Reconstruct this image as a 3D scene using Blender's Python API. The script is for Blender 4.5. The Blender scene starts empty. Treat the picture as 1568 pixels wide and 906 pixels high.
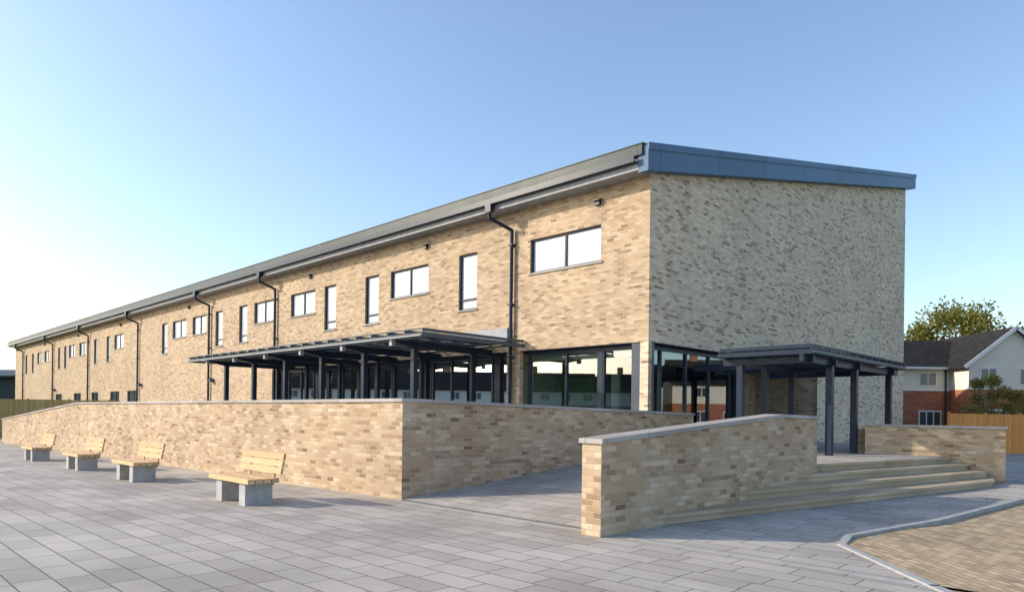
import bpy, math, random
from mathutils import Vector, Matrix, noise
random.seed(7)
scene=bpy.context.scene
scene.view_settings.view_transform='Standard'
scene.view_settings.look='None'
scene.view_settings.exposure=0
# ---------------------------------------------------------------- frame
CX,CY=3.46,17.67
RX,RY=.7005,.7137
LX,LY=-.7137,.7005
def s2w(p,q,z=0): return (CX+RX*p+LX*q, CY+RY*p+LY*q, z)
def w2s(x,y): 
    dx,dy=x-CX,y-CY
    return (dx*RX+dy*RY, dx*LX+dy*LY)
def g(q): return -.0085*min(max(0,q+.2),60)

# ---------------------------------------------------------------- node helper
class N:
    def __init__(s,name):
        s.m=bpy.data.materials.new(name); s.m.use_nodes=True
        s.t=s.m.node_tree; s.b=s.t.nodes['Principled BSDF']; s.out=s.t.nodes['Material Output']
    def new(s,ty,**k):
        n=s.t.nodes.new(ty)
        for a,b in k.items(): setattr(n,a,b)
        return n
    def link(s,a,b): s.t.links.new(a,b)
    def math(s,op,a,b=None,c=None):
        n=s.new('ShaderNodeMath',operation=op)
        for i,v in enumerate((a,b,c)):
            if v is None: continue
            if hasattr(v,'links'): s.link(v,n.inputs[i])
            else: n.inputs[i].default_value=v
        return n.outputs[0]
    def mix(s,f,a,b,bt='MIX'):
        n=s.new('ShaderNodeMix',data_type='RGBA',blend_type=bt)
        for i,v in ((0,f),(6,a),(7,b)):
            if hasattr(v,'links'): s.link(v,n.inputs[i])
            elif i==0: n.inputs[0].default_value=v
            else: n.inputs[i].default_value=(*v,1)
        return n.outputs[2]
    def ramp(s,f,stops,interp='LINEAR'):
        n=s.new('ShaderNodeValToRGB'); cr=n.color_ramp; cr.interpolation=interp
        while len(cr.elements)<len(stops): cr.elements.new(.5)
        for e,(p,c) in zip(cr.elements,stops): e.position=p; e.color=(*c,1)
        s.link(f,n.inputs[0]); return n.outputs[0]
    def noise(s,vec,scale,detail=3,rough=.55):
        n=s.new('ShaderNodeTexNoise'); n.inputs['Scale'].default_value=scale
        n.inputs['Detail'].default_value=detail; n.inputs['Roughness'].default_value=rough
        s.link(vec,n.inputs['Vector']); return n.outputs['Fac']
    def set(s,**k):
        for a,v in k.items(): 
            i=s.b.inputs[a.replace('_',' ')]
            if hasattr(v,'links'): s.link(v,i)
            elif isinstance(v,tuple): i.default_value=(*v,1)
            else: i.default_value=v
    def bump(s,h,strength,dist=.01):
        n=s.new('ShaderNodeBump'); n.inputs['Strength'].default_value=strength; n.inputs['Distance'].default_value=dist
        s.link(h,n.inputs['Height']); s.link(n.outputs[0],s.b.inputs['Normal'])

def tile_mat(name,W,H,joint,stops,jcol,rough=.85,patch=.25,jit=.0,cluster=0,bump=.6,stain=None,thirds=False,scol=(.55,.56,.58),spots=False,cs=(.45,.62)):
    k=N(name); uv=k.new('ShaderNodeTexCoord').outputs['UV']
    sep=k.new('ShaderNodeSeparateXYZ'); k.link(uv,sep.inputs[0]); u,v=sep.outputs[0],sep.outputs[1]
    rv=k.math('DIVIDE',v,H); row=k.math('FLOOR',rv); fv=k.math('FRACT',rv)
    if thirds:
        w1=k.new('ShaderNodeTexWhiteNoise',noise_dimensions='1D'); k.link(row,w1.inputs['W'])
        off=w1.outputs[0]
    else:
        off=k.math('MULTIPLY',k.math('MODULO',k.math('ABSOLUTE',row),2.0),.5)
    cu=k.math('ADD',k.math('DIVIDE',u,W),off); col=k.math('FLOOR',cu); fu=k.math('FRACT',cu)
    comb=k.new('ShaderNodeCombineXYZ'); k.link(col,comb.inputs[0]); k.link(row,comb.inputs[1])
    wn=k.new('ShaderNodeTexWhiteNoise',noise_dimensions='2D'); k.link(comb.outputs[0],wn.inputs['Vector'])
    val=wn.outputs[0]
    if cluster:
        c2=k.new('ShaderNodeCombineXYZ'); k.link(k.math('MULTIPLY',col,cs[0]),c2.inputs[0]); k.link(k.math('MULTIPLY',row,cs[1]),c2.inputs[1])
        cn=k.noise(c2.outputs[0],1.0,2)
        cn=k.math('MULTIPLY',k.math('SUBTRACT',cn,.5),cluster)
        val=k.math('ADD',k.math('MULTIPLY',k.math('SUBTRACT',val,.5),.8),k.math('ADD',cn,.55))
    colr=k.ramp(val,stops)
    n1=k.noise(uv,38,3); colr=k.mix(.35,colr,k.mix(n1,(.55,.55,.55),(1.35,1.35,1.35)),'MULTIPLY')
    n2=k.noise(uv,.45,4); colr=k.mix(patch,colr,k.ramp(n2,[(.3,(.62,.6,.58)),(.7,(1.25,1.22,1.2))]),'MULTIPLY')
    if stain is not None:
        n3=k.noise(uv,.9,6,.7); f=k.ramp(n3,[(.52,(0,0,0)),(.68,(1,1,1))]); colr=k.mix(k.math('MULTIPLY',f,stain),colr,scol)
    if spots:
        n4=k.noise(uv,9,2,.5); f=k.ramp(n4,[(.70,(0,0,0)),(.76,(1,1,1))]); colr=k.mix(k.math('MULTIPLY',f,.35),colr,(.12,.12,.12))
    du=k.math('MULTIPLY',k.math('MINIMUM',fu,k.math('SUBTRACT',1.0,fu)),W)
    dv=k.math('MULTIPLY',k.math('MINIMUM',fv,k.math('SUBTRACT',1.0,fv)),H)
    d=k.math('MINIMUM',du,dv)
    mr=k.new('ShaderNodeMapRange'); k.link(d,mr.inputs[0]); mr.inputs[1].default_value=joint*.35; mr.inputs[2].default_value=joint*.65
    m=mr.outputs[0]
    k.set(Base_Color=k.mix(m,jcol,colr),Roughness=rough)
    k.b.inputs['Specular IOR Level'].default_value=.2
    hgt=k.math('ADD',k.math('MULTIPLY',m,.8),k.math('ADD',k.math('MULTIPLY',n1,.3),k.math('MULTIPLY',wn.outputs[0],.5)))
    k.bump(hgt,bump,.008)
    return k.m

def plain(name,col,rough=.5,metal=0,var=.15,nscale=4,bump=0,coat=0,spec=.5):
    k=N(name); o=k.new('ShaderNodeTexCoord').outputs['Object']
    n=k.noise(o,nscale,5); lo=tuple(c*(1-var) for c in col); hi=tuple(c*(1+var) for c in col)
    k.set(Base_Color=k.ramp(n,[(.3,lo),(.7,hi)]),Roughness=rough,Metallic=metal)
    k.b.inputs['Specular IOR Level'].default_value=spec
    if coat: k.set(Coat_Weight=coat)
    if bump: k.bump(k.noise(o,nscale*8,4),bump)
    return k.m

brick=tile_mat('buff_brick',.225,.075,.011,[(0,(.22,.16,.11)),(.18,(.34,.25,.165)),(.36,(.43,.32,.21)),(.75,(.51,.39,.265)),(1,(.57,.455,.325))],(.44,.36,.27),cluster=1.1,patch=.35)
brickg=tile_mat('buff_brick_shade_lift',.225,.075,.011,[(0,(.26,.20,.145)),(.18,(.37,.29,.21)),(.33,(.57,.465,.335)),(.75,(.67,.555,.41)),(1,(.74,.63,.48))],(.64,.54,.41),cluster=1.5,patch=.3,cs=(.33,.62))  # gable copy of the buff brick, colours lightened to offset the shade there
brickw=tile_mat('buff_brick_garden',.225,.075,.011,[(0,(.21,.14,.09)),(.16,(.33,.225,.14)),(.36,(.44,.315,.20)),(.75,(.51,.385,.255)),(1,(.60,.485,.35))],(.45,.37,.27),cluster=1.15,patch=.5,stain=.35,scol=(.62,.56,.47))
redbrick=tile_mat('red_brick',.225,.075,.011,[(0,(.24,.08,.045)),(.5,(.40,.12,.06)),(1,(.46,.16,.08))],(.36,.28,.22))
paving=tile_mat('grey_paving',.60,.30,.013,[(0,(.35,.325,.295)),(.5,(.40,.375,.34)),(1,(.455,.425,.385))],(.12,.112,.10),patch=.65,rough=.75,bump=.5,stain=.3,thirds=True,scol=(.50,.475,.44),spots=True)
blocks=tile_mat('tan_block_paving',.20,.10,.010,[(0,(.32,.25,.165)),(.5,(.44,.34,.22)),(1,(.53,.42,.28))],(.14,.11,.08),patch=.5,bump=.5)
sandstone=tile_mat('sandstone_step',1.2,5.0,.008,[(0,(.43,.345,.235)),(.5,(.50,.41,.285)),(1,(.56,.465,.33))],(.2,.17,.13),patch=.6,bump=.2,spots=True)
coping=tile_mat('concrete_coping',.9,5.0,.012,[(0,(.34,.32,.30)),(1,(.45,.43,.41))],(.18,.17,.16),patch=.5,bump=.2)
steel=plain('dark_grey_steel',(.022,.034,.055),.3,0,.12,2,spec=.14)
framec=plain('grey_window_frame',(.035,.047,.065),.3,spec=.15)
lsteel=plain('mid_grey_steel',(.07,.09,.115),.3,0,.15,3,spec=.2)
pale=plain('galvanised_edge',(.30,.32,.34),.35,.1,.1,3,spec=.3)
def metal_mat(name,c,r,metal):
    k=N(name); uv=k.new('ShaderNodeTexCoord').outputs['UV']
    sep=k.new('ShaderNodeSeparateXYZ'); k.link(uv,sep.inputs[0])
    f=k.math('FRACT',k.math('DIVIDE',sep.outputs[0],3.0)); d=k.math('MINIMUM',f,k.math('SUBTRACT',1.0,f))
    m=k.math('GREATER_THAN',d,.004)
    pn=k.new('ShaderNodeTexWhiteNoise',noise_dimensions='1D'); k.link(k.math('FLOOR',k.math('DIVIDE',sep.outputs[0],3.0)),pn.inputs['W'])
    cc=k.mix(pn.outputs[0],tuple(x*.9 for x in c),tuple(x*1.1 for x in c))
    cc=k.mix(m,tuple(x*.35 for x in c),cc)
    n=k.noise(uv,1.2,4)
    k.b.inputs['Specular IOR Level'].default_value=.12
    k.set(Base_Color=cc,Metallic=metal,Roughness=k.math('ADD',k.math('MULTIPLY',n,.2),r)); return k.m
fascia=metal_mat('blue_grey_verge_metal',(.09,.165,.265),.35,0)
eave=metal_mat('grey_eaves_metal',(.045,.066,.068),.3,0)
roofm=metal_mat('standing_seam_roof',(.22,.25,.27),.35,.4)
soffit=plain('grey_soffit',(.30,.32,.35),.5,spec=.2)
blind=plain('window_blind',(.36,.41,.48),.3,0,.14,.6,coat=.2)
concrete=plain('pale_concrete',(.36,.37,.37),.8,0,.2,6,bump=.2)
plaster=plain('interior_plaster',(.46,.46,.36),.8,0,.05)
interior_floor=plain('interior_floor',(.10,.09,.08),.5)
greenp=plain('green_panel',(.14,.28,.10),.5); orangep=plain('brown_panel',(.22,.13,.07),.5)
white=plain('white_upvc',(.75,.75,.75),.4,0,.03)
dimw=plain('interior_white',(.5,.5,.48),.5,0,.03)
black=plain('black_plastic',(.02,.02,.02),.5)
asphalt=plain('asphalt',(.055,.055,.058),.9,0,.2,8,bump=.3)
kerbm=plain('kerb_concrete',(.32,.33,.33),.8,0,.15,5,bump=.2)
render_w=plain('cream_render',(.76,.70,.60),.85,0,.06,1)
tiles=tile_mat('dark_roof_tile',.3,.3,.02,[(0,(.018,.016,.016)),(1,(.034,.03,.03))],(.010,.010,.010))
darkglass=plain('house_window_glass',(.06,.07,.08),.05,0,.2,.8,coat=.5)
def wood(name,c,sc=(1,14,14)):
    k=N(name); o=k.new('ShaderNodeTexCoord').outputs['UV']; mp=k.new('ShaderNodeMapping'); k.link(o,mp.inputs[0]); mp.inputs['Scale'].default_value=sc
    n=k.noise(mp.outputs[0],3,5,.65)
    info=k.new('ShaderNodeNewGeometry')
    cc=k.ramp(n,[(.25,tuple(x*.7 for x in c)),(.75,tuple(min(1,x*1.15) for x in c))])
    cc=k.mix(.6,cc,k.mix(info.outputs['Random Per Island'],(.7,.7,.7),(1.2,1.2,1.2)),'MULTIPLY')
    k.b.inputs['Specular IOR Level'].default_value=.2
    k.set(Base_Color=cc,Roughness=.65); k.bump(n,.2,.004); return k.m
benchwood=wood('pale_bench_timber',(.64,.44,.24))
fencewood=wood('orange_fence_timber',(.85,.36,.09),(14,1,14))
fencewood2=wood('brown_fence_timber',(.50,.36,.15),(14,1,14))
def grassm():
    k=N('grass'); o=k.new('ShaderNodeTexCoord').outputs['Object']
    n=k.noise(o,.6,6,.7); k.set(Base_Color=k.ramp(n,[(.3,(.035,.06,.015)),(.7,(.09,.13,.035))]),Roughness=.95); k.bump(k.noise(o,30,3),.6,.03); return k.m
grass=grassm()
def leafm(name,a,b):
    k=N(name); info=k.new('ShaderNodeNewGeometry')
    k.set(Base_Color=k.ramp(info.outputs['Random Per Island'],[(0,a),(1,b)]),Roughness=.6)
    tr=k.new('ShaderNodeBsdfTranslucent'); tr.inputs[0].default_value=(*b,1)
    mx=k.new('ShaderNodeMixShader'); mx.inputs[0].default_value=.4
    k.link(k.b.outputs[0],mx.inputs[1]); k.link(tr.outputs[0],mx.inputs[2]); k.link(mx.outputs[0],k.out.inputs[0]); return k.m
leaf1=leafm('autumn_leaves',(.07,.11,.02),(.28,.25,.05)); leaf2=leafm('shrub_leaves',(.10,.13,.03),(.36,.28,.07))
bark=plain('bark',(.09,.07,.05),.9,0,.3,8,bump=.5)
def glassm():
    k=N('window_glass')
    t=k.new('ShaderNodeBsdfTransparent'); t.inputs[0].default_value=(.56,.67,.64,1)
    gl=k.new('ShaderNodeBsdfGlossy'); gl.inputs['Roughness'].default_value=.01; gl.inputs[0].default_value=(.85,.92,1,1)
    lw=k.new('ShaderNodeLayerWeight'); lw.inputs[0].default_value=.3
    f=k.math('ADD',k.math('MULTIPLY',lw.outputs['Fresnel'],.5),.16)
    mx=k.new('ShaderNodeMixShader'); k.link(f,mx.inputs[0]); k.link(t.outputs[0],mx.inputs[1]); k.link(gl.outputs[0],mx.inputs[2])
    k.link(mx.outputs[0],k.out.inputs[0]); return k.m
glass=glassm()

# ---------------------------------------------------------------- mesh builder
class MB:
    def __init__(s,name,parent=None,world=False):
        s.name=name; s.v=[]; s.f=[]; s.uv=[]; s.mi=[]; s.mats=[]; s.parent=parent; s.world=world; s.sm=[]
    def mat(s,m):
        if m not in s.mats: s.mats.append(m)
        return s.mats.index(m)
    def poly(s,pts,m,uvs=None,smooth=False):
        pts=[Vector(p) for p in pts]
        if uvs is None:
            n=Vector((0,0,0))
            for i in range(len(pts)):
                a,b=pts[i],pts[(i+1)%len(pts)]
                n+=Vector(((a.y-b.y)*(a.z+b.z),(a.z-b.z)*(a.x+b.x),(a.x-b.x)*(a.y+b.y)))
            if n.length>0: n.normalize()
            if abs(n.z)>.6: uvs=[(p.y,p.x) for p in pts]
            else:
                t=Vector((-n.y,n.x,0)).normalized()
                if abs(t.x)>abs(t.y):
                    if t.x<0: t=-t
                elif t.y<0: t=-t
                uvs=[(p.dot(t),p.z) for p in pts]
        b=len(s.v); s.v+= [tuple(p) if s.world else s2w(*p) for p in pts]
        s.f.append(tuple(range(b,b+len(pts)))); s.uv+=uvs; s.mi.append(s.mat(m)); s.sm.append(smooth)
    def hexa(s,b,t,m,mt=None):
        s.poly([b[3],b[2],b[1],b[0]],m); s.poly(t,mt or m)
        for i in range(4):
            j=(i+1)%4; s.poly([b[i],b[j],t[j],t[i]],m)
    def box(s,p0,p1,q0,q1,z0,z1,m,mt=None):
        s.hexa([(p0,q0,z0),(p1,q0,z0),(p1,q1,z0),(p0,q1,z0)],[(p0,q0,z1),(p1,q0,z1),(p1,q1,z1),(p0,q1,z1)],m,mt)
    def seg(s,a,b,th,zb,zt,m,over=0,mt=None):
        d=Vector((b[0]-a[0],b[1]-a[1])).normalized(); n=Vector((-d.y,d.x))*(th/2)
        A=Vector(a)-d*over; B=Vector(b)+d*over
        c=[A-n,B-n,B+n,A+n]
        bb=[(c[0].x,c[0].y,zb[0]),(c[1].x,c[1].y,zb[1]),(c[2].x,c[2].y,zb[1]),(c[3].x,c[3].y,zb[0])]
        tt=[(c[0].x,c[0].y,zt[0]),(c[1].x,c[1].y,zt[1]),(c[2].x,c[2].y,zt[1]),(c[3].x,c[3].y,zt[0])]
        s.hexa(bb,tt,m,mt)
    def prism(s,poly,z0,z1,m,mt=None):
        s.poly([(x,y,z1) for x,y in poly],mt or m); s.poly([(x,y,z0) for x,y in poly][::-1],m)
        for i in range(len(poly)):
            a,b=poly[i],poly[(i+1)%len(poly)]
            s.poly([(a[0],a[1],z0),(b[0],b[1],z0),(b[0],b[1],z1),(a[0],a[1],z1)],m)
    def bar(s,a,b,w,h,m):
        a,b=Vector(a),Vector(b); d=(b-a).normalized()
        up=Vector((0,0,1)) if abs(d.z)<.95 else Vector((1,0,0))
        x=d.cross(up).normalized()*(w/2); y=x.cross(d).normalized()*(h/2)
        s.hexa([a-x-y,b-x-y,b+x-y,a+x-y],[a-x+y,b-x+y,b+x+y,a+x+y],m)
    def cyl(s,a,b,r,m,r2=None,n=12):
        a,b=Vector(a),Vector(b); r2=r if r2 is None else r2
        d=(b-a).normalized(); up=Vector((0,0,1)) if abs(d.z)<.95 else Vector((1,0,0))
        x=d.cross(up).normalized(); y=x.cross(d).normalized()
        ra=[a+(x*math.cos(i*2*math.pi/n)+y*math.sin(i*2*math.pi/n))*r for i in range(n)]
        rb=[b+(x*math.cos(i*2*math.pi/n)+y*math.sin(i*2*math.pi/n))*r2 for i in range(n)]
        for i in range(n):
            j=(i+1)%n; s.poly([ra[i],ra[j],rb[j],rb[i]],m,smooth=True)
        s.poly(ra[::-1],m); s.poly(rb,m)
    def done(s,bevel=0):
        me=bpy.data.meshes.new(s.name); me.from_pydata(s.v,[],s.f)
        uvl=me.uv_layers.new(name='UVMap')
        for i,c in enumerate(s.uv): uvl.data[i].uv=c
        for i,p in enumerate(me.polygons): p.material_index=s.mi[i]; p.use_smooth=s.sm[i]
        for m in s.mats: me.materials.append(m)
        o=bpy.data.objects.new(s.name,me); scene.collection.objects.link(o)
        if s.parent: o.parent=s.parent
        if bevel:
            import bmesh
            bm=bmesh.new(); bm.from_mesh(me); bmesh.ops.remove_doubles(bm,verts=bm.verts,dist=.0004); bm.to_mesh(me); bm.free()
            md=o.modifiers.new('bevel','BEVEL'); md.width=bevel; md.segments=2; md.limit_method='ANGLE'
        return o
def empty(name):
    e=bpy.data.objects.new(name,None); scene.collection.objects.link(e); e.empty_display_size=.5; return e

# ---------------------------------------------------------------- ground
m=MB('ground')
rows=[-500,-.2,60,600]
for i in range(3):
    q0,q1=rows[i],rows[i+1]
    m.poly([(-600,q0,g(q0)-.03),(600,q0,g(q0)-.03),(600,q1,g(q1)-.03),(-600,q1,g(q1)-.03)],grass)
m.done()
m=MB('plaza_paving')
for q0,q1 in ((-14,-.2),(-.2,40)):
    m.poly([(-45,q0,g(q0)),(24,q0,g(q0)),(24,q1,g(q1)),(-45,q1,g(q1))],paving)
m.done()
m=MB('paving_edging_strip')
m.box(-7.96,-7.86,-13.9,-.5,-.05,.004,kerbm)
m.done()
kp=[(3.50,-3),(3.66,4),(3.8,6.2),(3.92,8.2),(4.25,8.7),(5.34,9.50),(6.15,9.95),(7.6,11.2),(9.3,12.65),(12.5,15.6),(15.5,19.0),(19.5,22)]
m=MB('block_paving',world=True)
m.poly([(x,y,.004) for x,y in kp[::-1]]+[(3.55,-14,.004),(26,-14,.004),(40,6,.004),(40,22,.004)],blocks)
m.done()
m=MB('asphalt_road',world=True)
m.poly([(12.9,16,.008),(40,12,.008),(46,22,.008),(19.5,22.2,.008)],asphalt); m.done()
m=MB('kerb',world=True)
hk=lambda i: .02 if i<4 else (.04 if i<6 else .07)
for i in range(len(kp)-1):
    a,b=kp[i],kp[i+1]
    m.seg(a,b,.09,(-.05,-.05),(hk(i),hk(i+1)),kerbm,over=.02)
m.done()

# ---------------------------------------------------------------- building
B=empty('health_centre_building')
ZB=3.41; ZT=7.70; SL=.221; GP=21.9; QE=76.6
def sheet(m,axis,at,h0,h1,z0,z1,openings,mt,reveal):
    hs=sorted(set([h0,h1]+[o[0] for o in openings]+[o[1] for o in openings]))
    zs=sorted(set([z0,z1]+[o[2] for o in openings]+[o[3] for o in openings]))
    P=(lambda h,z,d=0:(at+d,h,z)) if axis=='p' else (lambda h,z,d=0:(h,at+d,z))
    for i in range(len(hs)-1):
        for j in range(len(zs)-1):
            ch,cz=(hs[i]+hs[i+1])/2,(zs[j]+zs[j+1])/2
            if any(o[0]<ch<o[1] and o[2]<cz<o[3] for o in openings): continue
            m.poly([P(hs[i],zs[j]),P(hs[i+1],zs[j]),P(hs[i+1],zs[j+1]),P(hs[i],zs[j+1])],mt)
    for a,b,c,d in openings:
        for (x0,y0),(x1,y1) in (((a,c),(b,c)),((b,c),(b,d)),((b,d),(a,d)),((a,d),(a,c))):
            m.poly([P(x0,y0),P(x1,y1),P(x1,y1,reveal),P(x0,y0,reveal)],mt)
big=[(1.55,4.17),(8.98,11.2),(16.6,18.7),(20.35,22.3),(28.0,29.9),(30.8,32.9),(41.9,43.9),(51.0,52.8),(54.0,55.9),(62.4,64.2),(65.2,67)]
tall=[(6.5,7.38),(11.95,12.85),(14.95,15.85),(23.05,23.95),(25.9,26.8),(33.75,34.65),(44.9,45.7),(48.0,48.8),(56.6,57.4),(58.6,59.4),(68.4,69.2),(71.2,72)]
small=[(38.9,41.0),(42.7,44.7),(47.6,49.3),(52.2,54.2),(58,60)]
ops=[(a,b,5.68,6.68) for a,b in big]+[(a,b,4.88,6.70) for a,b in tall]+[(a,b,1.5,2.75) for a,b in small]
ops+=[(0,4.55,.6,ZB),(5.1,20.4,.6,ZB)]
m=MB('front_wall',B); sheet(m,'p',0,0,QE,-.8,ZT,ops,brick,.16)
m.done()
m=MB('gable_wall',B)
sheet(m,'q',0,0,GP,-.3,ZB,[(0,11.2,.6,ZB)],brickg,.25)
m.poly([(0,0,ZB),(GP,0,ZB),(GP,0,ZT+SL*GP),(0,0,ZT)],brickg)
m.poly([(GP,0,-.8),(GP,QE,-.8),(GP,QE,ZT+SL*GP),(GP,0,ZT+SL*GP)],brick)
m.poly([(0,QE,-.8),(GP,QE,-.8),(GP,QE,ZT+SL*GP),(0,QE,ZT)],brick)
m.poly([(11.2,0,.6),(11.2,2.4,.6),(11.2,2.4,ZB),(11.2,0,ZB)],brick)
m.poly([(8.6,2.4,.6),(11.2,2.4,.6),(11.2,2.4,ZB),(8.6,2.4,ZB)],brick)
m.done()
m=MB('movement_joints',B)
m.box(18.3,18.32,-.004,.01,3.0,ZT+SL*18.3-.1,coping)
m.done()
m=MB('ground_floor_soffit',B)
m.box(.003,11.19,.003,2.45,ZB-.02,ZB+.1,steel)
m.box(.003,1.0,2.45,20.4,ZB-.02,ZB+.1,steel)
m.done()
m=MB('interior',B)
m.box(.2,11.2,.25,20.4,.45,.606,interior_floor)
m.box(.4,7.3,.5,20.3,ZB-.3,ZB-.05,plaster)
m.box(8.6,8.7,2.45,20.4,.6,ZB-.03,plaster)
m.box(.4,8.6,20.35,20.4,.6,ZB-.05,plaster)
m.box(2.5,8.6,6.0,6.1,.6,ZB-.3,plaster); m.box(3,8.6,12.0,12.1,.6,ZB-.3,plaster)
m.box(2.4,2.5,3.6,5.2,.6,2.7,greenp); m.box(5.0,5.1,1.6,3.4,.6,2.4,orangep); m.box(3.6,4.9,4.2,4.8,.6,1.7,benchwood)
m.box(1.2,1.9,2.2,3.6,1.3,1.36,dimw); m.cyl((1.55,2.9,.6),(1.55,2.9,1.3),.05,lsteel)
m.cyl((2.2,2.6,.6),(2.2,2.6,ZB-.3),.14,dimw)
m.cyl((2.2,9,.6),(2.2,9,ZB-.3),.14,dimw)
for q in range(1,20,3):
    m.box(1.5,1.62,q,q+1.6,ZB-.36,ZB-.31,dimw)
m.box(.4,2.2,5.0,5.1,.6,ZB-.3,plaster)
for q,c in ((7,greenp),(10,dimw),(14,orangep),(17,dimw)): m.box(1.8,2.6,q,q+1.2,.6,1.5,c)
m.box(.3,GP-.1,.3,QE-.1,ZB+.12,ZB+.3,plaster)
m.done()
wf=MB('window_frames',B); wg=MB('window_panes',B); ws=MB('window_sills',B)
def window(q0,q1,z0,z1,mull,trans=None,at=.10,gm=blind):
    t=.05
    wf.box(at-.03,at+.04,q0+.002,q0+t,z0+.002,z1-.002,framec); wf.box(at-.03,at+.04,q1-t,q1-.002,z0+.002,z1-.002,framec)
    wf.box(at-.03,at+.04,q0+t,q1-t,z0+.002,z0+t,framec); wf.box(at-.03,at+.04,q0+t,q1-t,z1-t,z1-.002,framec)
    for mm in mull: wf.box(at-.028,at+.038,mm-.03,mm+.03,z0+t,z1-t,framec)
    if trans: wf.box(at-.026,at+.036,q0+t,q1-t,trans-.03,trans+.03,framec)
    wg.poly([(at+.01,q0,z0),(at+.01,q1,z0),(at+.01,q1,z1),(at+.01,q0,z1)],gm)
    ws.box(-.045,at-.03,q0-.06,q1+.06,z0-.05,z0-.003,coping)
for a,b in big: window(a,b,5.68,6.68,[(a+b)/2])
for a,b in tall: window(a,b,4.88,6.70,[],5.22)
for a,b in small: window(a,b,1.5,2.75,[(a+b)/2],gm=darkglass)
wf.done(); wg.done(); ws.done()
gf=MB('glazing_frames',B); gp=MB('glazing_panes',B)
zt=ZB-.03
def glz_p(at,q0,q1,mulls,doors=()):
    for i,x in enumerate(mulls): 
        w=.035
        gf.box(at-.05,at+.05,x-w,x+w,.62,zt,framec)
    gf.box(at-.045,at+.045,q0,q1,.61,.72,framec); gf.box(at-.045,at+.045,q0,q1,zt-.12,zt,framec)
    gp.poly([(at,q0,.62),(at,q1,.62),(at,q1,zt),(at,q0,zt)],glass)
def glz_q(at,p0,p1,mulls):
    for x in mulls: gf.box(x-.035,x+.035,at-.05,at+.05,.62,zt,framec)
    gf.box(p0,p1,at-.045,at+.045,.61,.72,framec); gf.box(p0,p1,at-.045,at+.045,zt-.12,zt,framec)
    gp.poly([(p0,at,.62),(p1,at,.62),(p1,at,zt),(p0,at,zt)],glass)
glz_p(.3,.35,4.5,[.4,1.62,1.78,2.95,4.4])
glz_p(.3,5.1,20.4,[5.15,6.0,6.9,7.0,8.0,9.0,9.1,10.2,11.3,11.4,12.5,13.6,13.7,14.8,15.9,16.0,17.1,18.2,19.3,20.35])
glz_q(.3,.35,5.4,[.4,1.0,2.3,3.6,4.9,5.35])
glz_q(2.4,5.4,8.6,[5.45,6.4,7.0,7.7,8.55])
gf.box(5.38,5.44,.35,2.4,.62,zt,framec)
gf.box(.24,.36,1.63,1.77,.72,zt-.12,framec)
gf.done(); gp.done()
m=MB('corner_column',B)
m.box(.01,.30,.01,.52,.6,ZB-.021,lsteel); m.box(5.2,5.5,.05,.33,.6,ZB-.021,steel)
m.done(.01)
m=MB('door_surround_panels',B)
for a in (5.6,9.3,13.0,16.6): m.box(.2,.28,a,a+.25,.62,zt,steel)
m.done()
m=MB('roof',B)
def rz(p,base): return base+SL*p
q0,q1=-.22,QE+.3
pa,pb=-.5,GP+.45
top=8.30
P=[(pa,rz(pa,8.02)),(pb,rz(pb,7.95)),(pb,rz(pb,top)),(pa,rz(pa,top))]
m.poly([(pa,q0,P[3][1]),(pb,q0,P[2][1]),(pb,q1,P[2][1]),(pa,q1,P[3][1])],roofm)
m.poly([(pa,q0,P[0][1]),(pb,q0,P[1][1]),(pb,q1,P[1][1]),(pa,q1,P[0][1])],soffit)
m.poly([(pb,q0,P[1][1]),(pb,q1,P[1][1]),(pb,q1,P[2][1]),(pb,q0,P[2][1])],eave)
m.poly([(pa,q1,P[0][1]),(pb,q1,P[1][1]),(pb,q1,P[2][1]),(pa,q1,P[3][1])],eave)
m.done()
m=MB('verge_fascia',B)
a,b=-.56,GP+.5
m.hexa([(a,-.30,rz(a,7.68)),(b,-.30,rz(b,7.68)),(b,-.004,rz(b,7.68)),(a,-.004,rz(a,7.68))],
       [(a,-.30,rz(a,8.33)),(b,-.30,rz(b,8.33)),(b,-.004,rz(b,8.33)),(a,-.004,rz(a,8.33))],fascia)
m.hexa([(a-.02,-.33,rz(a,8.18)),(b+.02,-.33,rz(b,8.18)),(b+.02,-.301,rz(b,8.18)),(a-.02,-.301,rz(a,8.18))],
       [(a-.02,-.33,rz(a,8.36)),(b+.02,-.33,rz(b,8.36)),(b+.02,-.301,rz(b,8.36)),(a-.02,-.301,rz(a,8.36))],fascia)
m.done()
m=MB('eaves_and_gutter',B)
m.box(-.5,-.002,-.2,QE+.2,ZT-.03,ZT+.03,soffit)
m.box(-.54,-.50,-.2,QE+.2,ZT-.06,ZT+.12,soffit)
for (x0,x1,z0,z1) in ((-.70,-.545,7.80,7.83),(-.72,-.70,7.80,7.96),):
    m.box(x0,x1,.02,QE+.3,z0,z1,steel)
m.box(-.54,-.502,-.2,QE+.3,7.823,8.0,steel)
m.box(-.62,-.505,-.15,QE+.32,7.975,8.235,eave)
m.hexa([(-.64,-.17,8.236),(-.40,-.17,8.236),(-.40,QE+.33,8.236),(-.64,QE+.33,8.236)],[(-.64,-.17,8.26),(-.40,-.17,8.29),(-.40,QE+.33,8.29),(-.64,QE+.33,8.26)],eave)
m.done()
m=MB('downpipes',B)
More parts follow.
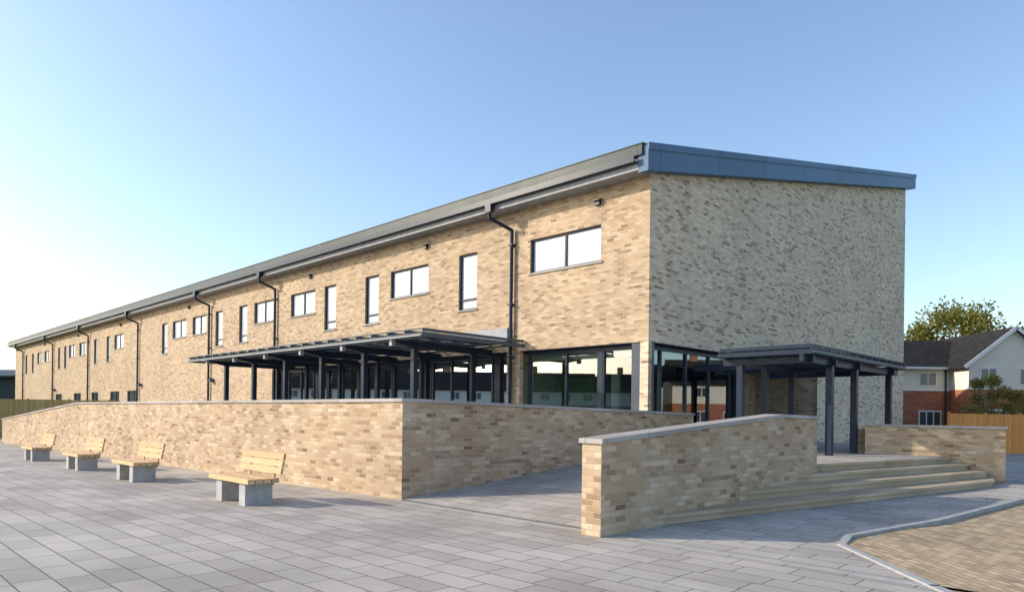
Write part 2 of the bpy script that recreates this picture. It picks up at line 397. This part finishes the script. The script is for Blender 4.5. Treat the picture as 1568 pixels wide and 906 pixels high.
for q in (4.85,20.0,27.4,38.7,50.0,60.8,72.6):
    zb=.3
    r=.055
    m.box(-.75,-.59,q+.28,q+.52,7.56,7.80,steel)
    m.cyl((-.67,q+.40,7.58),(-.67,q+.38,7.36),r,steel); m.cyl((-.67,q+.38,7.39),(-.10,q,7.07),r,steel); m.cyl((-.10,q,7.10),(-.10,q,zb),r,steel)
    for z in (6.6,4.8,3.2): m.box(-.17,-.002,q-.08,q+.08,z,z+.05,steel)
m.done()
m=MB('wall_vents',B)
for q in (1.65,9.1,17.0,30.4,42.5,53,64):
    m.box(-.10,-.002,q-.09,q+.09,7.20,7.32,black); m.hexa([(-.16,q-.12,7.30),(-.002,q-.12,7.34),(-.002,q+.12,7.34),(-.16,q+.12,7.30)],[(-.16,q-.12,7.32),(-.002,q-.12,7.37),(-.002,q+.12,7.37),(-.16,q+.12,7.32)],black)
m.done()
m=MB('wall_lights',B)
for q in (27.0,38.2,60): m.box(-.2,-.002,q-.1,q+.1,3.0,3.18,lsteel)
m.done()

# ---------------------------------------------------------------- terrace
m=MB('terrace_paving')
m.poly([(-7.7,.1,.6),(.25,.1,.6),(.25,34,.6),(-7.7,34,.6)],paving)
m.done()
s=[(1.49,9.12),(3.16,10.83),(4.68,12.37),(5.82,13.53)]
e=[(10.86,15.62),(10.95,16.24),(11.0,16.75),(10.9,17.05)]
def W(p,q): return s2w(p,q)[:2]
m=MB('entrance_steps',world=True)
zz=[.15,.30,.45,.60]
endw=W(-1.3,-4.5)
for i in range(3):
    poly=[s[i],e[i],(11.6,16.75-.02*i),(9.4-.05*i,18.05-.05*i)]+[ (6.2+.1*i,14.6+.1*i), endw]
    m.prism(poly,-.1 if i==0 else zz[i-1]-.01,zz[i]-.055,sandstone)
    dx,dy=.025,-.04
    poly2=[(s[i][0]+dx-.02,s[i][1]+dy),(e[i][0]+dx,e[i][1]+dy)]+poly[2:]
    m.prism(poly2,zz[i]-.054,zz[i],sandstone)
m.done()
m=MB('entrance_terrace')
tp=[w2s(*s[3]),w2s(*e[3]),w2s(9.4,18.0),(12,-3.6),(12,.2),(-.6,.2),(-.6,-4.5),(-1.3,-4.5)]
m.prism(tp,-.1,.545,sandstone); 
tpo=[w2s(s[3][0]+.025,s[3][1]-.04),w2s(e[3][0]+.025,e[3][1]-.04)]+tp[2:]
m.prism(tpo,.546,.6,sandstone,paving)
m.poly([(5,.2,.608),(11.2,.2,.608),(11.2,2.39,.608),(5,2.39,.608)],paving)
m.done()
m=MB('access_ramp')
m.poly([(-7.84,-4.44,.012),(-.6,-4.44,.601),(-.6,-.19,.601),(-7.84,-.19,.012)],paving)
m.done()

def copingseg(m,a,b,th,z0,z1,over=.0):
    m.seg(a,b,th+.07,(z0+.002,z1+.002),(z0+.062,z1+.062),coping,over=over)
m=MB('brick_garden_wall')
Wp,Wq=-7.83,-.19
th=.33
m.seg((Wp+th/2,Wq),(Wp+th/2,20.4),th,(-.4,-.6),(1.69,1.69),brickw)
m.seg((Wp+th/2,20.401),(Wp+th/2,34.7),th,(-.6,-.8),(1.69,.88),brickw)
copingseg(m,(Wp+th/2,Wq-.03),(Wp+th/2,20.4),th,1.69,1.69)
copingseg(m,(Wp+th/2,20.4),(Wp+th/2,34.73),th,1.69,.88)
m.seg((Wp+th+.001,Wq+th/2),(1.96,Wq+th/2),th,(-.4,-.4),(1.69,1.53),brickw)
copingseg(m,(Wp+th+.037,Wq+th/2),(1.98,Wq+th/2),th,1.69,1.53)
m.box(Wp+.66,Wp+.68,Wq-.004,Wq,-.1,1.688,coping)
m.done()
m=MB('brick_step_wall')
m.seg((-8.18,-4.58),(-2.93,-4.58),.30,(-.4,-.4),(1.15,1.50),brickw)
m.seg((-2.929,-4.58),(-1.3,-4.58),.30,(-.4,-.4),(1.50,1.48),brickw)
copingseg(m,(-8.21,-4.58),(-2.93,-4.58),.30,1.15,1.50)
copingseg(m,(-2.93,-4.58),(-1.27,-4.58),.30,1.50,1.48)
m.done()
m=MB('brick_boundary_wall',world=True)
a=(9.2,18.0);b=(11.76,16.5)
m.seg(a,b,.3,(-.3,-.3),(1.31,1.29),brickw); 
m.seg((9.2,18.15),(13.6,22.6),.3,(-.3,-.3),(1.24,1.24),brickw)
m.seg(a,b,.37,(1.312,1.292),(1.37,1.35),coping,over=.03)
m.done()

# ---------------------------------------------------------------- canopies
poly_m=N('polycarbonate_sheet')
t=poly_m.new('ShaderNodeBsdfTransparent'); t.inputs[0].default_value=(.62,.68,.72,1)
mx=poly_m.new('ShaderNodeMixShader'); mx.inputs[0].default_value=.25
poly_m.set(Base_Color=(.08,.10,.12),Roughness=.15)
poly_m.b.inputs['Specular IOR Level'].default_value=.3
poly_m.link(t.outputs[0],mx.inputs[1]); poly_m.link(poly_m.b.outputs[0],mx.inputs[2]); poly_m.link(mx.outputs[0],poly_m.out.inputs[0])
m=MB('terrace_canopy')
Z=3.58; qa,qb=4.35,20.1; out=-3.85
for k in range(6):
    q=5.8+2.5*k
    m.box(-3.08,-2.93,q-.075,q+.075,.6,Z-.26,steel)
    m.box(-3.05,-2.96,q-.11,q+.11,Z-.34,Z-.24,steel)
    m.hexa([(out+.12,q-.04,Z-.13),(-3.0,q-.04,Z-.27),(-3.0,q+.04,Z-.27),(out+.12,q+.04,Z-.13)],[(out+.12,q-.04,Z-.06),(-3.0,q-.04,Z-.06),(-3.0,q+.04,Z-.06),(out+.12,q+.04,Z-.06)],steel)
    m.box(-2.999,-.01,q-.04,q+.04,Z-.26,Z-.06,steel)
    m.box(out+.02,out+.14,q-.06,q+.06,Z-.24,Z-.05,pale)
    m.box(-.85,-.72,q-.06,q+.06,.6,Z-.261,steel)
for p in (-3.4,-2.6,-1.8,-1.0,-.3): m.box(p-.03,p+.03,qa+.05,qb-.05,Z-.055,Z,steel)
m.box(out-.03,out+.02,qa,qb,Z-.06,Z+.02,lsteel)
m.box(out-.09,out-.031,qa,qb,Z-.07,Z-.045,pale)
m.box(out-.02,out+.03,qa,qb,Z+.11,Z+.14,lsteel)
m.box(out+.021,-.003,qa,qa+.05,Z-.08,Z+.02,lsteel); m.box(out+.021,-.003,qb-.05,qb,Z-.08,Z+.02,lsteel)
q=qa+.0
while q<qb+.01:
    m.box(out+.031,-.03,q,q+.04,Z+.065,Z+.14,lsteel)
    m.box(out+.0,out+.03,q,q+.04,Z+.021,Z+.109,lsteel); q+=.78
m.box(out+.03,-.03,qa+.055,qb-.055,Z+.052,Z+.06,poly_m.m)
m.box(-.12,-.002,4.98,8.6,Z+.15,Z+.55,soffit)
m.done()
m=MB('entrance_canopy')
Z=3.02; pa,pb=.6,7.6; qo,qi=-3.85,-1.60
for p in (2.33,4.04,6.9):
    m.box(p-.075,p+.075,-3.72,-3.57,.6,Z-.26,steel)
    m.box(p-.075,p+.075,-2.1,-1.95,.6,Z-.26,steel)
    m.box(p-.04,p+.04,qo+.05,-.01,Z-.259,Z-.08,steel)
m.box(.9,1.05,-2.1,-1.95,.6,Z-.26,steel); m.box(.9,.98,qo+.05,qi,Z-.259,Z-.08,steel)
m.box(pa,pb,-3.69,-3.6,Z-.24,Z-.081,steel)
for q in (-3.3,-2.7,-2.2): m.box(pa+.05,pb-.05,q-.03,q+.03,Z-.078,Z-.02,steel)
m.box(pa,pb,qo-.05,qo,Z-.08,Z+.02,steel); m.box(pa,pb,qo-.09,qo-.051,Z-.06,Z-.035,lsteel)
m.box(pa,pb,qo-.03,qo+.02,Z+.11,Z+.14,steel)
m.box(pa,pa+.05,qo+.001,qi,Z-.08,Z+.02,steel); m.box(pb-.05,pb,qo+.001,qi,Z-.08,Z+.02,steel)
m.box(pa+.051,pb-.051,qi-.05,qi,Z-.08,Z+.05,steel)
p=pa
while p<pb:
    m.box(p,p+.045,qo+.021,qi-.051,Z+.065,Z+.14,steel)
    m.box(p,p+.045,qo-.02,qo+.02,Z+.021,Z+.109,steel); p+=.58
m.box(pa+.052,pb-.052,qo+.002,qi-.052,Z+.052,Z+.06,poly_m.m)
m.done()

# ---------------------------------------------------------------- benches
def bench(q0):
    m=MB('park_bench'); base=Wp-2.1; L=1.5; gz=g(q0+.8)
    P=lambda p,q,z:(base+p,q0+q,gz+z)
    for qq in (.20,1.08):
        m.hexa([P(-.22,qq,0),P(.24,qq,0),P(.24,qq+.22,0),P(-.22,qq+.22,0)],[P(-.22,qq,.36),P(.24,qq,.36),P(.24,qq+.22,.36),P(-.22,qq+.22,.36)],concrete)
    for k in range(4):
        p0=-.27+k*.135
        m.hexa([P(p0,0,.365),P(p0+.115,0,.365),P(p0+.115,L,.365),P(p0,L,.365)],[P(p0,0,.44),P(p0+.115,0,.44),P(p0+.115,L,.44),P(p0,L,.44)],benchwood)
    for k in range(3):
        z0=.50+k*.115; p0=.27+k*.022
        m.hexa([P(p0,0,z0),P(p0+.04,0,z0-.005),P(p0+.04,L,z0-.005),P(p0,L,z0)],[P(p0+.02,0,z0+.10),P(p0+.06,0,z0+.095),P(p0+.06,L,z0+.095),P(p0+.02,L,z0+.10)],benchwood)
    for qq in (.28,1.16):
        m.bar(P(.29,qq+.03,.30),P(.385,qq+.03,.82),.06,.03,benchwood)
        m.box(base-.25,base+.27,q0+qq,q0+qq+.05,gz+.361,gz+.364,lsteel)
    m.done(.006)
for q in (.6,6.0,10.3,15.4): bench(q)

# ---------------------------------------------------------------- fences
def fence(name,a,b,h,z0,mt):
    m=MB(name,world=True); A=Vector(a);Bv=Vector(b); d=(Bv-A); L=d.length; d.normalize(); x=0
    n=Vector((-d.y,d.x))
    while x<L:
        w=.14; p=A+d*x; q=A+d*(x+w); hh=h+random.uniform(-.01,.01); o=n*random.uniform(0,.006)
        m.seg(tuple(p+o),tuple(q+o),.022,(z0,z0),(hh,hh),mt); x+=w+.012
    x=0
    while x<L:
        p=A+d*x+n*.07; m.box(p.x-.05,p.x+.05,p.y-.05,p.y+.05,z0,h+.06,mt); x+=2.4
    for z in (z0+.3,h-.3): m.bar((A.x+n.x*.04,A.y+n.y*.04,z),(Bv.x+n.x*.04,Bv.y+n.y*.04,z),.04,.09,mt)
    m.done()
fence('timber_fence',(19.0,30.0),(50,43),1.78,-.1,fencewood)
fence('timber_fence',(-46,42),(-25,48),2.1,-.6,fencewood2)

# ---------------------------------------------------------------- houses
H=empty('neighbour_house')
m=MB('house_walls',H,True)
def hb(x0,x1,y0,y1,z0,z1,mt): m.box(x0,x1,y0,y1,z0,z1,mt)
hb(20,29.3,46,53,-.1,3.45,redbrick); hb(20.0,29.3,46,53,3.451,5.0,render_w)
hb(29.0,34.6,44,53,-.1,3.45,redbrick); hb(29.0,34.6,44,53,3.452,5.1,render_w)
m.poly([(29.0,44,5.1),(34.6,44,5.1),(31.8,44,7.35)],render_w)
m.poly([(20,46,5.0),(20,53,5.0),(20,49.5,7.1)],render_w)
m.box(20.0,29,45.97,46,3.40,3.52,white) 
m.done()
m=MB('house_roof',H,True)
def slab(a,b,c,d,t,mt):
    m.hexa([a,b,c,d],[(p[0],p[1],p[2]+t) for p in (a,b,c,d)],mt)
slab((19.7,45.6,4.85),(31.6,45.6,4.85),(31.6,49.5,7.0),(19.7,49.5,7.0),.12,tiles)
slab((19.7,53.4,4.85),(31.6,53.4,4.85),(31.6,49.5,7.0),(19.7,49.5,7.0),.12,tiles)
slab((28.6,43.7,4.80),(31.8,43.7,7.33),(31.8,53.4,7.33),(28.6,53.4,4.80),.12,tiles)
slab((35.0,43.7,4.80),(31.8,43.7,7.33),(31.8,53.4,7.33),(35.0,53.4,4.80),.12,tiles)
m.bar((28.55,43.66,4.84),(31.8,43.66,7.38),.04,.22,white); m.bar((35.05,43.66,4.84),(31.8,43.66,7.38),.04,.22,white)
m.box(19.7,28.6,45.5,45.6,4.82,4.96,white)
m.cyl((28.75,45.9,0),(28.75,45.9,4.9),.05,black)
m.done()
m=MB('house_windows',H,True)
def hw(x0,x1,y,z0,z1,n):
    m.box(x0,x1,y-.04,y-.001,z0,z1,white)
    w=(x1-x0-.08*(n+1))/n
    for i in range(n): 
        a=x0+.08+i*(w+.08); m.box(a,a+w,y-.05,y-.041,z0+.08,z1-.08,darkglass)
hw(27.0,28.2,46,3.7,4.65,2); hw(24.5,25.7,46,3.7,4.65,2); hw(27.0,28.5,46,1.0,2.1,3); hw(23.5,25,46,1,2.1,3)
hw(29.7,30.8,44,3.85,4.85,2); hw(32.2,34.0,44,3.75,4.85,3); hw(29.8,31.4,44,1,2.2,2); hw(32.3,34.2,44,1,2.2,3)
m.done()
def house(x0,y0,L,D,ang):
    H=empty('neighbour_house'); global m
    sv=globals()['s2w']
    m=MB('house_shell',H,True)
    m.box(0,L,0,D,-.3,2.9,redbrick); m.box(0,L,0,D,2.901,5.2,render_w)
    m.poly([(0,0,5.2),(0,D,5.2),(0,D/2,5.2+D*.33)],render_w); m.poly([(L,0,5.2),(L,D,5.2),(L,D/2,5.2+D*.33)],render_w)
    r=5.2+D*.33; s_=.66
    for a,b in ((-.4,D/2),(D+.4,D/2)):
        m.hexa([(-.3,a,5.2-.4*s_),(L+.3,a,5.2-.4*s_),(L+.3,b,r),(-.3,b,r)],[(-.3,a,5.32-.4*s_),(L+.3,a,5.32-.4*s_),(L+.3,b,r+.12),(-.3,b,r+.12)],tiles)
    m.box(L*.7,L*.7+.8,D/2-.3,D/2+.3,r-.3,r+1.1,redbrick)
    x=.8
    while x<L-2:
        hw(x,x+1.6,0,.9,2.1,2); hw(x,x+1.4,0,3.6,4.7,2); x+=3.2
    m.done()
    H.location=(x0,y0,0); H.rotation_euler=(0,0,ang)
house(38,44,10,8,0)
for i in range(4): house(62-i*1.5,18+i*13,11,8,math.radians(-84))
for i in range(9): house(-84+i*.6,-46+i*13.3,12.4,8,math.radians(90-3))  # unseen row at left, added to cut low-sky glow mirrored in the front glazing
S=empty('distant_industrial_building')
m=MB('shed_shell',S,True)
dark=metal_mat('dark_cladding',(.06,.075,.085),.5,.2)
m.box(-100,-60.5,84,100,-.6,5.2,dark)
m.hexa([(-101,83,5.2),(-60,83,5.2),(-60,92,6.4),(-101,92,6.4)],[(-101,83,5.4),(-60,83,5.4),(-60,92,6.6),(-101,92,6.6)],dark)
m.hexa([(-101,101,5.2),(-60,101,5.2),(-60,92,6.4),(-101,92,6.4)],[(-101,101,5.4),(-60,101,5.4),(-60,92,6.6),(-101,92,6.6)],dark)
m.done()

# ---------------------------------------------------------------- trees
def tree(name,x,y,h,cr,cz0,lm,n,leaf,seed):
    random.seed(seed)
    m=MB(name,world=True)
    pts=[Vector((x,y,-.2))]
    for i in range(1,5): pts.append(Vector((x+random.uniform(-.2,.2)*cr*.2,y+random.uniform(-.2,.2)*cr*.2,cz0*i/4)))
    r0=h*.022
    for i in range(4): m.cyl(pts[i],pts[i+1],r0*(1-.12*i),bark,r0*(1-.12*(i+1)),8)
    cc=Vector((x,y,(h+cz0)/2)); rz_=(h-cz0)/2*1.05
    clumps=[]
    for i in range(20):
        th=random.uniform(0,2*math.pi); ph=random.uniform(-.8,1)
        rr=random.uniform(.5,.98)
        c=cc+Vector((math.cos(th)*cr*rr*math.sqrt(max(.05,1-ph*ph*.8)),math.sin(th)*cr*rr*math.sqrt(max(.05,1-ph*ph*.8)),ph*rz_*.85))
        clumps.append((c,cr*random.uniform(.18,.36)))
        m.cyl(pts[3]+(pts[4]-pts[3])*random.random(),c,r0*.35,bark,r0*.06,6)
    clumps.append((cc,cr*.5))
    for i in range(n):
        c,r=random.choice(clumps)
        d=Vector((random.gauss(0,1),random.gauss(0,1),random.gauss(0,.8))); d=d.normalized()*r*random.uniform(.3,1.2)
        p=c+d
        a=Vector((random.gauss(0,1),random.gauss(0,1),random.gauss(0,1))).normalized(); b=a.cross(Vector((random.random(),random.random(),random.random()))).normalized()
        l=leaf*random.uniform(.6,1.3)
        m.poly([p-a*l,p-b*l*.55,p+a*l,p+b*l*.55],lm,uvs=[(0,0)]*4)
    m.done()
tree('broadleaf_tree',38.6,60,10.8,4.9,4.0,leaf1,10000,.16,3)
tree('broadleaf_tree',60,75,11,4.5,4,leaf1,5000,.2,4)
tree('garden_shrub',26.6,38.5,3.9,1.45,1.0,leaf2,5000,.07,5)
tree('garden_shrub',31,40.5,3.2,1.2,.8,leaf2,2500,.07,6)

# ---------------------------------------------------------------- light
el=math.radians(24); az=math.radians(-87)
sd=Vector((math.sin(az)*math.cos(el),math.cos(az)*math.cos(el),math.sin(el)))
sl=bpy.data.lights.new('sun','SUN'); sl.energy=5.0; sl.angle=math.radians(.5); sl.color=(1,.87,.70)
so=bpy.data.objects.new('sun',sl); scene.collection.objects.link(so); so.rotation_euler=(-sd).to_track_quat('-Z','Y').to_euler()
w=bpy.data.worlds.new('World'); scene.world=w; w.use_nodes=True
nt=w.node_tree; bg=nt.nodes['Background']; sk=nt.nodes.new('ShaderNodeTexSky'); sk.sky_type='NISHITA'; sk.sun_disc=False
sk.sun_elevation=el; sk.sun_rotation=az%(2*math.pi); sk.air_density=1.0; sk.dust_density=1.3; sk.ozone_density=1.8; sk.altitude=0
nt.links.new(sk.outputs[0],bg.inputs[0]); bg.inputs[1].default_value=.275
# ---------------------------------------------------------------- camera
cd=bpy.data.cameras.new('camera'); cam=bpy.data.objects.new('camera',cd); scene.collection.objects.link(cam)
cd.sensor_width=36; cd.lens=36*1060/1568; cd.shift_y=181/1568; cd.clip_end=3000
cam.matrix_world=Matrix.Translation((0,0,1.5))@Matrix.Rotation(math.radians(90),4,'X')@Matrix.Rotation(.0125,4,'Z')
scene.camera=cam
